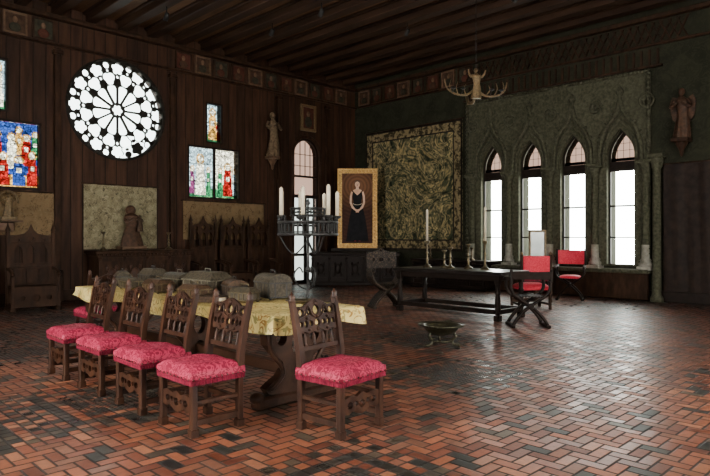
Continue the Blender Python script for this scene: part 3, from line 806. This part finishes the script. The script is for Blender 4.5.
for sx in(-1,1):
    for sy in(-1,1): mb.lathe([(.03,0),(.03,.05),(.02,.08),(.035,.2),(.02,.45),(.03,.66)],W_DARK,T(sx*.38,sy*.18,0),10)
mb.box((0,0,.12),(.76,.05,.04),W_DARK)
mb.done((12.45,6.72,0),.9)
mb=MB('framed_glass_case')
mb.plate(rect(-.19,0,.19,.80),[rect(-.155,.05,.155,.75)],.05,GOLDD,MXZ); mb.box((0,.01,.40),(.31,.015,.70),pmat('silvered_glass',(.10,.11,.10),(.18,.19,.18),.25,.4,scale=3,bstr=.02),.001)
mb.box((0,.06,.02),(.36,.14,.04),W_DARK,.004); mb.tube([(0,.13,.02),(0,.02,.6)],.012,W_DARK,6)
mb.done((12.45,6.68,.782),-.78)

# ------------------------------------------------------------------ figures in sculpture
def figure(mb,robe,skin,M,h,fat=1.0,pose=0,cape=None):
    def f(u,v):
        a=2*pi*u; t=v
        prof=[(0,.155),(.1,.15),(.35,.125),(.55,.10),(.62,.098),(.75,.118),(.86,.128),(.93,.10),(.97,.05),(1,.035)]
        for (t0,r0),(t1,r1) in zip(prof,prof[1:]):
            if t<=t1: r=r0+(r1-r0)*(t-t0)/(t1-t0); break
        r*=fat; fold=1+.10*sin(9*a+3*t)*(1-t)+.04*sin(5*a+9*t)*(1-t)
        sw=.03*sin(pi*t)
        return ((r*fold*cos(a)+sw)*h,(r*fold*.72*sin(a))*h,t*.85*h)
    mb.grid(f,36,24,robe,True,True,M)
    mb.ell((0,0,.005*h),(.15*fat*h,.11*fat*h,.012*h),robe,16,M)
    mb.lathe([(.032*h,.83*h),(.030*h,.90*h)],skin,M,10)
    mb.ell((0,-.005*h,.925*h),(.052*h,.060*h,.072*h),skin,14,M)
    mb.ell((0,-.064*h,.92*h),(.009*h,.014*h,.016*h),skin,8,M)
    mb.ell((0,-.057*h,.893*h),(.018*h,.008*h,.005*h),robe,8,M)
    for sx in(-1,1): mb.ell((sx*.02*h,-.057*h,.935*h),(.008*h,.006*h,.005*h),robe,8,M)
    mb.ell((0,.018*h,.938*h),(.062*h,.058*h,.078*h),cape or robe,14,M)
    for sx in(-1,1):
        if pose==0: P=[(sx*.115*h,0,.77*h),(sx*.15*h,-.01*h,.66*h),(sx*.14*h,-.05*h,.56*h),(sx*.05*h,-.12*h,.60*h)]
        elif pose==1: P=[(sx*.115*h,0,.77*h),(sx*.17*h,-.02*h,.68*h),(sx*.16*h,-.10*h,.62*h),(sx*.04*h,-.15*h,.69*h)]
        else: P=[(sx*.115*h,0,.77*h),(sx*.19*h,-.02*h,.72*h),(sx*.26*h,-.05*h,.80*h),(sx*.30*h,-.08*h,.92*h)]
        Q=spline(P,5); n=len(Q)
        mb.tube(Q,[(.042-.018*i/n)*h*fat**.5 for i in range(n)],robe,8,M=M)
        e=P[-1]; mb.ell(e,(.02*h,.025*h,.022*h),skin,8,M)
        for j in range(4): mb.tube([(e[0]+(j-1.5)*.009*h,e[1]-.01*h,e[2]),(e[0]+(j-1.5)*.010*h-sx*.008*h,e[1]-.035*h,e[2]+.012*h)],.0045*h,skin,6,M=M)

def bracket(mb,M,mat,s=1):
    mb.box((0,.02,-.04*s),(.34*s,.30*s,.08*s),mat,.01,M)
    mb.lathe([(.001,-.40*s),(.03*s,-.36*s),(.05*s,-.25*s),(.12*s,-.12*s),(.14*s,-.08*s)],mat,M@T(0,.02,0),12)
mb=MB('saint_statue')
M=T(0,0,0); bracket(mb,M,W_LIGHT); figure(mb,STAT,STAT,T(0,0,0),1.25,1.0,1); mb.done((10.62,H0-.18,3.75))
mb=MB('angel_statue')
bracket(mb,T(0,0,0),W_DARK); figure(mb,DWOOD_ST,DWOOD_ST,T(0,0,0),1.05,1.0,1)
for sg in(-1,1):
    o=[(sg*x,z) for x,z in[(.05,.72),(.12,.88),(.20,.92),(.25,.8),(.24,.6),(.20,.42),(.14,.35),(.08,.5)]]
    mb.plate(o,[],.03,DWOOD_ST,T(0,.12,0)@MXZ)
mb.done((H0-.18,4.18,3.52),-pi/2)

# Madonna and child on cassone
mb=MB('madonna_sculpture')
mb.box((0,0,.04),(.60,.34,.08),W_LIGHT,.01)
mb.grid(lambda u,v:((.27*(1-.50*v**1.5)*(1+.06*sin(8*2*pi*u)*(1-v)))*cos(2*pi*u),(.17*(1-.5*v)*(1+.06*sin(8*2*pi*u)*(1-v)))*sin(2*pi*u)-.03*(1-v),.08+.46*v),40,14,DWOOD_ST,True)
figure(mb,DWOOD_ST,LEATH2,T(0,.02,.10),.90,1.6,1)
mb.ell((0,.06,.92),(.12,.11,.12),DWOOD_ST,14)
figure(mb,LEATH2,LEATH2,T(.12,-.17,.42),.38,1.3,1)
mb.done((6.32,13.72,1.13))
mb=MB('gilt_statuette')
mb.box((0,0,.03),(.3,.2,.06),GOLDD,.01); figure(mb,GOLDD,GOLDD,T(0,0,.05),.55,1.2,1)
o=[(.2*cos(pi*i/12),.35+.25*sin(pi*i/12)) for i in range(13)]
mb.tube([(x,.05,z) for x,z in o],.02,GOLDD,6)
mb.done((3.78,H0-.2,1.78))
mb=MB('wall_bracket_shelf'); mb.box((0,0,-.02),(.5,.32,.04),W_LIGHT,.006); mb.box((0,.1,-.14),(.3,.10,.20),W_LIGHT,.03); mb.done((3.78,H0-.17,1.775))

# ------------------------------------------------------------------ cassone chests
def cassone(name,L,D,Hh,n,mat,acc,loc,rz=0):
    mb=MB(name)
    mb.box((0,0,.06),(L+.06,D+.06,.12),mat,.02); mb.box((0,0,Hh*.5),(L-.06,D-.04,Hh-.2),mat,.01)
    mb.box((0,0,Hh-.10),(L,D,.06),mat,.02); mb.box((0,0,Hh-.035),(L+.08,D+.06,.07),mat,.02)
    pw=(L-.1)/n
    for i in range(n):
        x=-L/2+.05+pw*(i+.5)
        mb.plate(rect(x-pw*.46,.16,x+pw*.46,Hh-.16),[rect(x-pw*.36,.24,x+pw*.36,Hh-.24)],.04,mat,T(0,-D/2,0)@MXZ)
        mb.ell((x,-D/2+.005,Hh*.5),(pw*.2,.035,Hh*.15),acc)
        for a in range(4):
            aa=pi/4+a*pi/2; mb.ell((x+pw*.26*cos(aa),-D/2+.005,Hh*.5+Hh*.22*sin(aa)),(pw*.07,.025,Hh*.06),acc,8)
    for i in range(n+1):
        x=-L/2+.05+pw*i; mb.lathe([(.03,.14),(.045,.2),(.025,.3),(.04,Hh*.55),(.025,Hh-.25),(.045,Hh-.15)],mat,T(x,-D/2-.01,0),10)
    m=int(L/.09)
    for i in range(m): mb.box((-L/2+.06+(L-.12)*i/(m-1),-D/2-.01,Hh-.10),(.04,.04,.035),acc,.004)
    mb.done(loc,rz)
cassone('carved_cassone',2.3,.62,1.12,4,W_DARK,W_CHAIR,(6.55,13.72,0))
cassone('carved_chest',2.6,.60,.98,5,W_BLACK,W_BLACK,(12.75,12.75,0),-pi/4)
cassone('bench_chest',2.5,.55,.80,5,W_BLACK,W_BLACK,(13.78,9.95,0),-pi/2)
for y in(9.3,10.0,10.7): candlestick('bronze_candlestick',.34,0,(13.75,y,.801),BRONZE)

# ------------------------------------------------------------------ high-backed choir chairs
def choir(name,w,h,mat,loc,rz=0,seatz=.48):
    mb=MB(name)
    for sx in(-1,1):
        mb.box((sx*w/2,.22,h*.46),(.07,.07,h*.92),mat,.008); mb.lathe([(.045,0),(.03,.03),(.05,.06),(.02,.14),(.0001,.24)],mat,T(sx*w/2,.22,h*.92),8)
        mb.box((sx*w/2,-.24,.36),(.06,.06,.72),mat,.008)
        mb.tube(spline([(sx*w/2,.22,.80),(sx*w/2,0,.78),(sx*w/2,-.22,.74),(sx*w/2,-.30,.68)],5),.032,mat,8)
        mb.plate(rect(-.20,.10,.20,.46),[lancet(-.09,.05,.15,.3,.4),lancet(.09,.05,.15,.3,.4)],.025,mat,T(sx*w/2,0,0)@MYZ)
        mb.box((sx*w/2,0,.04),(.09,.60,.08),mat,.01)
    mb.box((0,0,seatz-.03),(w-.04,.50,.06),mat,.01)
    mb.plate(rect(-w/2,.08,w/2,seatz-.05),[circ(0,.26,.07),circ(-w*.28,.26,.05),circ(w*.28,.26,.05)],.03,mat,T(0,-.24,0)@MXZ)
    zb=h*.9
    o=[(-w/2,seatz),(w/2,seatz),(w/2,zb-.05),(w*.3,zb),(w*.15,zb+.03),(.05,zb+.10),(0,zb+.22),(-.05,zb+.10),(-w*.15,zb+.03),(-w*.3,zb),(-w/2,zb-.05)]
    ho=[]
    for x in(-w*.28,0,w*.28): ho.append(lancet(x,w*.09,zb-.55,zb-.32,zb-.20,6))
    ho.append(foil(0,zb-.07,.06,4,32)); ho.append(foil(-w*.28,zb-.10,.045,4,32)); ho.append(foil(w*.28,zb-.10,.045,4,32))
    mb.plate(o,ho,.035,mat,T(0,.22,0)@MXZ)
    for z in(zb-.62,zb-.16): mb.box((0,.195,z),(w-.06,.03,.035),mat)
    for x in(-w*.28,0,w*.28): mb.box((x,.20,(seatz+zb-.62)/2),(w*.22,.02,zb-.62-seatz-.08),mat,.008)
    mb.done(loc,rz)
for x in(8.35,9.25,10.12): choir('choir_stall_chair',.72,1.95,W_DARK,(x,13.72,0))
choir('carved_throne_chair',.80,1.62,W_DARK,(3.90,12.75,0),-.1)
choir('carved_throne_chair',.82,1.62,W_DARK,(2.6,12.9,0),.1)
for x in(5.65,7.25): candlestick('bronze_candlestick',.42,0,(x,13.70,1.121),BRONZE)

# ------------------------------------------------------------------ wall hangings
def hanging(name,w,h,mat,border,M,loc):
    mb=MB(name)
    f=lambda u,v:(-w/2+w*u+0*v,-.03-.012*sin(u*w*9)-.01*sin(u*w*23+v*2),h*v)
    mb.grid(f,int(w*16),16,mat,M=M)
    if border:
        for b0,b,bm_,off in((.0,.06,W_BLACK,.046),(.05,.30,border,.040),(.29,.33,W_BLACK,.044)):
            for (u0,u1,v0,v1) in((b0/w,1-b0/w,b0/h,b/h),(b0/w,1-b0/w,1-b/h,1-b0/h),(b0/w,b/w,b0/h,1-b0/h),(1-b/w,1-b0/w,b0/h,1-b0/h)):
                g=lambda u,v:(-w/2+w*(u0+(u1-u0)*u),-off-.012*sin((u0+(u1-u0)*u)*w*9)-.01*sin((u0+(u1-u0)*u)*w*23+(v0+(v1-v0)*v)*2),h*(v0+(v1-v0)*v))
                mb.grid(g,max(4,int(w*16*(u1-u0))),12,bm_,M=M)
    mb.tube([(-w/2-.06,-.03,h+.01),(w/2+.06,-.03,h+.01)],.018,W_DARK,8,M=M)
    mb.done(loc,recalc=False)
hanging('embroidered_hanging',1.78,1.5,HANG,None,Matrix.Identity(4),(6.26,H0,1.14))
hanging('tan_wall_hanging',2.55,1.0,HANG2,None,Matrix.Identity(4),(9.14,H0,1.36))
hanging('tan_wall_hanging',1.7,.92,HANG2,None,Matrix.Identity(4),(3.9,H0,1.46))
hanging('verdure_tapestry',3.75,3.72,TAP,TAPB,R(-pi/2,'Z'),(H0,11.72,1.03))
DARKH=pmat('dark_brown_leather_hanging',(.008,.005,.004),(.022,.013,.009),.6,scale=6,spec=.1)
hanging('dark_leather_hanging',1.70,2.75,DARKH,None,R(-pi/2,'Z'),(H0-.02,3.72,.25))
mb=MB('wall_column')
mb.lathe([(.14,0),(.14,.1),(.11,.14),(.09,.2),(.08,2.9),(.11,2.95),(.14,3.1),(.15,3.15)],STONE,seg=16); mb.box((0,0,3.19),(.32,.32,.08),STONE,.01); mb.done((H0-.2,4.66,0))

mb=MB('small_gilt_painting')
mb.plate(rect(-.30,0,.30,.80),[rect(-.22,.08,.22,.72)],.07,GOLDD,MXZ); mb.box((0,.01,.40),(.46,.02,.66),P_COL[2],.001)
mb.ell((0,-.005,.52),(.07,.01,.09),FACE); mb.ell((0,-.005,.28),(.15,.01,.17),P_COL[1]); mb.done((DX+.02,H0-.05,4.66))

# ------------------------------------------------------------------ portrait of a lady
def m_brocade():
    t=NT('painted_brocade'); co=t.coord()
    s=t.n('ShaderNodeSeparateXYZ'); t.t.links.new(co,s.inputs[0])
    dx=s.outputs[0]; dz=t.m('SUBTRACT',s.outputs[2],1.85)
    r=t.m('SQRT',t.m('ADD',t.m('MULTIPLY',dx,dx),t.m('MULTIPLY',dz,dz)))
    f=t.m('MULTIPLY_ADD',t.m('SINE',t.m('MULTIPLY',r,60.0)),.5,.5)
    n=t.noise(co,9,3,.5,1.5)
    fall=t.m('MAXIMUM',t.m('SUBTRACT',1.0,t.m('MULTIPLY',r,1.25)),.0)
    f2=t.m('MULTIPLY',t.m('MULTIPLY_ADD',f,.35,.55),t.m('ADD',fall,t.m('MULTIPLY',n,.35)))
    return t.principled(t.ramp(f2,[(.1,(.030,.011,.007)),(.8,(.14,.062,.028))]),.65,spec=.1)
BROC=m_brocade()
mb=MB('framed_portrait')
fw,fh=.595,2.38
ho=rect(-.46,.14,.46,fh-.14)
mb.plate(rect(-fw,0,fw,fh),[ho],.10,GOLD,MXZ)
mb.plate(rect(-fw+.03,.03,fw-.03,fh-.03),[rect(-.50,.10,.50,fh-.10)],.04,GOLD,T(0,-.06,0)@MXZ)
for i in range(60):
    t=i/60*2*(1.06+2.24)
    if t<1.06: p=(-.53+t,.07)
    elif t<3.30: p=(.53,.07+t-1.06)
    elif t<4.36: p=(.53-(t-3.30),2.31)
    else: p=(-.53,2.31-(t-4.36))
    mb.ell((p[0],-.085,p[1]),(.035,.02,.035),GOLD,8)
mb.box((0,.0,fh/2),(.94,.03,fh-.26),BROC,.001)
yy=-.020
dress=[(-.30,.20),(.30,.20),(.27,.5),(.22,.85),(.155,1.18),(.10,1.36),(.125,1.50),(.155,1.62),(.17,1.70),(.12,1.72),(.06,1.66),(0,1.60),(-.06,1.66),(-.12,1.72),(-.17,1.70),(-.155,1.62),(-.125,1.50),(-.10,1.36),(-.155,1.18),(-.22,.85),(-.27,.5)]
def flat(o,m,y): mb.plate([(x*1.12,z) for x,z in o],[],.006,m,T(0,y,0)@MXZ)
flat(dress,BLACKP,yy)
flat([(-.12,1.72),(-.06,1.64),(0,1.58),(.06,1.64),(.12,1.72),(.10,1.745),(.035,1.77),(.035,1.84),(-.035,1.84),(-.035,1.77),(-.10,1.745)],SKIN,yy-.006)
flat(circ(0,1.905,.066,.088,24),SKIN,yy-.010)
flat(circ(0,1.95,.078,.078,24),pmat('painted_hair',(.03,.014,.007),(.06,.03,.015),.6),yy-.004)
for sx in(-1,1):
    flat([(sx*.165,1.70),(sx*.20,1.55),(sx*.205,1.35),(sx*.15,1.20),(sx*.05,1.11),(sx*.0,1.09),(sx*.0,1.14),(sx*.06,1.18),(sx*.12,1.27),(sx*.155,1.38),(sx*.145,1.55),(sx*.12,1.68)],SKIN,yy-.012-.002*sx)
    flat(circ(sx*.024,1.92,.009,.005,10),BLACKP,yy-.016)
flat(circ(0,1.872,.018,.006,12),FRINGE,yy-.016)
flat([(-.007,1.885),(.007,1.885),(.004,1.915),(-.004,1.915)],FACE,yy-.016)
flat(circ(0,1.12,.055,.035,16),SKIN,yy-.018)
for j in range(4): flat(circ((-.03+.02*j),1.085,.008,.025,8),SKIN,yy-.018)
mb.tube([(.125*cos(pi+pi*i/10),yy-.012,1.34+.045*sin(pi+pi*i/10)) for i in range(11)],.007,WAX,6)
mb.tube([(.045*cos(pi+pi*i/8),yy-.014,1.79+.02*sin(pi+pi*i/8)) for i in range(9)],.006,WAX,6)
for sx in(-1,1): flat(circ(sx*.06,.21,.03,.015,12),FRINGE,yy-.008)
ob=mb.done((12.90,12.80,1.10),-pi/4)
mb=MB('portrait_easel_stand')
mb.box((0,0,1.04),(1.5,.26,.10),W_BLACK,.01)
for sx in(-1,1): mb.box((sx*.5,.16,1.6),(.06,.05,1.2),W_BLACK)
mb.done((12.90,12.84,.005),-pi/4)

# ------------------------------------------------------------------ chandelier (carved figure with antlers)
mb=MB('antler_chandelier')
mb.tube([(0,0,.50),(0,0,CEIL-4.24)],.010,IRON,6)
figure(mb,GOLDD,GOLDD,T(0,0,-.05),.60,1.1,2)
for sg in(-1,1):
    pts=spline([(sg*.04,.03,.12),(sg*.20,.02,.02),(sg*.42,0,.02),(sg*.60,0,.12),(sg*.66,0,.30)],6)
    mb.tube(pts,[.026-.016*i/len(pts) for i in range(len(pts))],GOLDD,8)
    for bx,bz,h in((.22,.03,.18),(.38,.02,.24),(.52,.07,.22)):
        mb.tube(spline([(sg*bx,0,bz),(sg*(bx+.05),-.05,bz+h*.5),(sg*(bx+.02),-.06,bz+h)],5),[.014-.001*i for i in range(11)],GOLDD,6)
    for bx in(.30,.50):
        mb.lathe([(.02,0),(.05,.02),(.05,.03),(.018,.035)],IRON,T(sg*bx,-.08,.10),10)
        mb.tube([(sg*bx,0,.04),(sg*bx,-.08,.10)],.008,IRON,6)
mb.tube([(0,.05,-.02),(0,.18,-.10),(0,.40,-.06),(0,.5,.1)],.03,GOLDD,8)
mb.done((10.20,6.80,4.22),-pi/4+.2)

mb=MB('ceiling_spot_lights')
for x,y in((8.5,9.5),(8.5,11.2),(10.7,6.2),(10.7,9.0),(6.3,12.0),(6.3,9.5)):
    mb.lathe([(.012,0),(.012,.22)],IRON,T(x,y,6.15),8); mb.lathe([(.05,-.10),(.05,.04),(.03,.07)],IRON,T(x,y,6.15)@R(.6,'X'),12)
mb.done()

# ------------------------------------------------------------------ light
w=bpy.data.worlds.new('overcast_daylight'); scene.world=w; w.use_nodes=True
bg=w.node_tree.nodes['Background']; bg.inputs[0].default_value=(1.0,.985,.93,1); bg.inputs[1].default_value=36
def portal(loc,rot,sx,sy):
    l=bpy.data.lights.new('portal','AREA'); l.shape='RECTANGLE'; l.size=sx; l.size_y=sy; l.cycles.is_portal=True
    o=bpy.data.objects.new('daylight_portal',l); o.location=loc; o.rotation_euler=rot; col.objects.link(o)
def area(name,loc,rot,sx,sy,p,c):
    l=bpy.data.lights.new(name,'AREA'); l.shape='RECTANGLE'; l.size=sx; l.size_y=sy; l.energy=p; l.color=c
    o=bpy.data.objects.new(name,l); o.location=loc; o.rotation_euler=rot; col.objects.link(o)
for c in CY: portal((H0+.42,c,2.3),(0,pi/2,0),3.2,.62)
rN=(-pi/2,0,0)
portal((RX,H0+.35,RZ),rN,2.4,2.4); portal((DX,H0+.35,2.2),rN,1.0,4.5)
portal(((GL[0]+GL[2])/2,H0+.35,3.2),rN,1.2,1.5); portal(((GR[0]+GR[2])/2,H0+.35,3.15),rN,1.7,1.45)
dc=(1.0,.94,.84)
area('daylight_window_6',(2.2,LO-.2,2.5),(pi/2,0,0),2.3,2.9,34,dc)
area('daylight_window_7',(7.0,LO-.2,2.5),(pi/2,0,0),2.9,2.9,55,dc)
area('daylight_window_8',(LO-.2,4.25,2.7),(0,-pi/2,0),3.3,4.4,130,dc)

cam=bpy.data.cameras.new('camera'); cam.sensor_width=36; cam.lens=605/710*36; cam.clip_end=100
co=bpy.data.objects.new('camera',cam); co.location=(0,0,1.40); co.rotation_euler=(pi/2,0,-pi/4); col.objects.link(co)
scene.camera=co
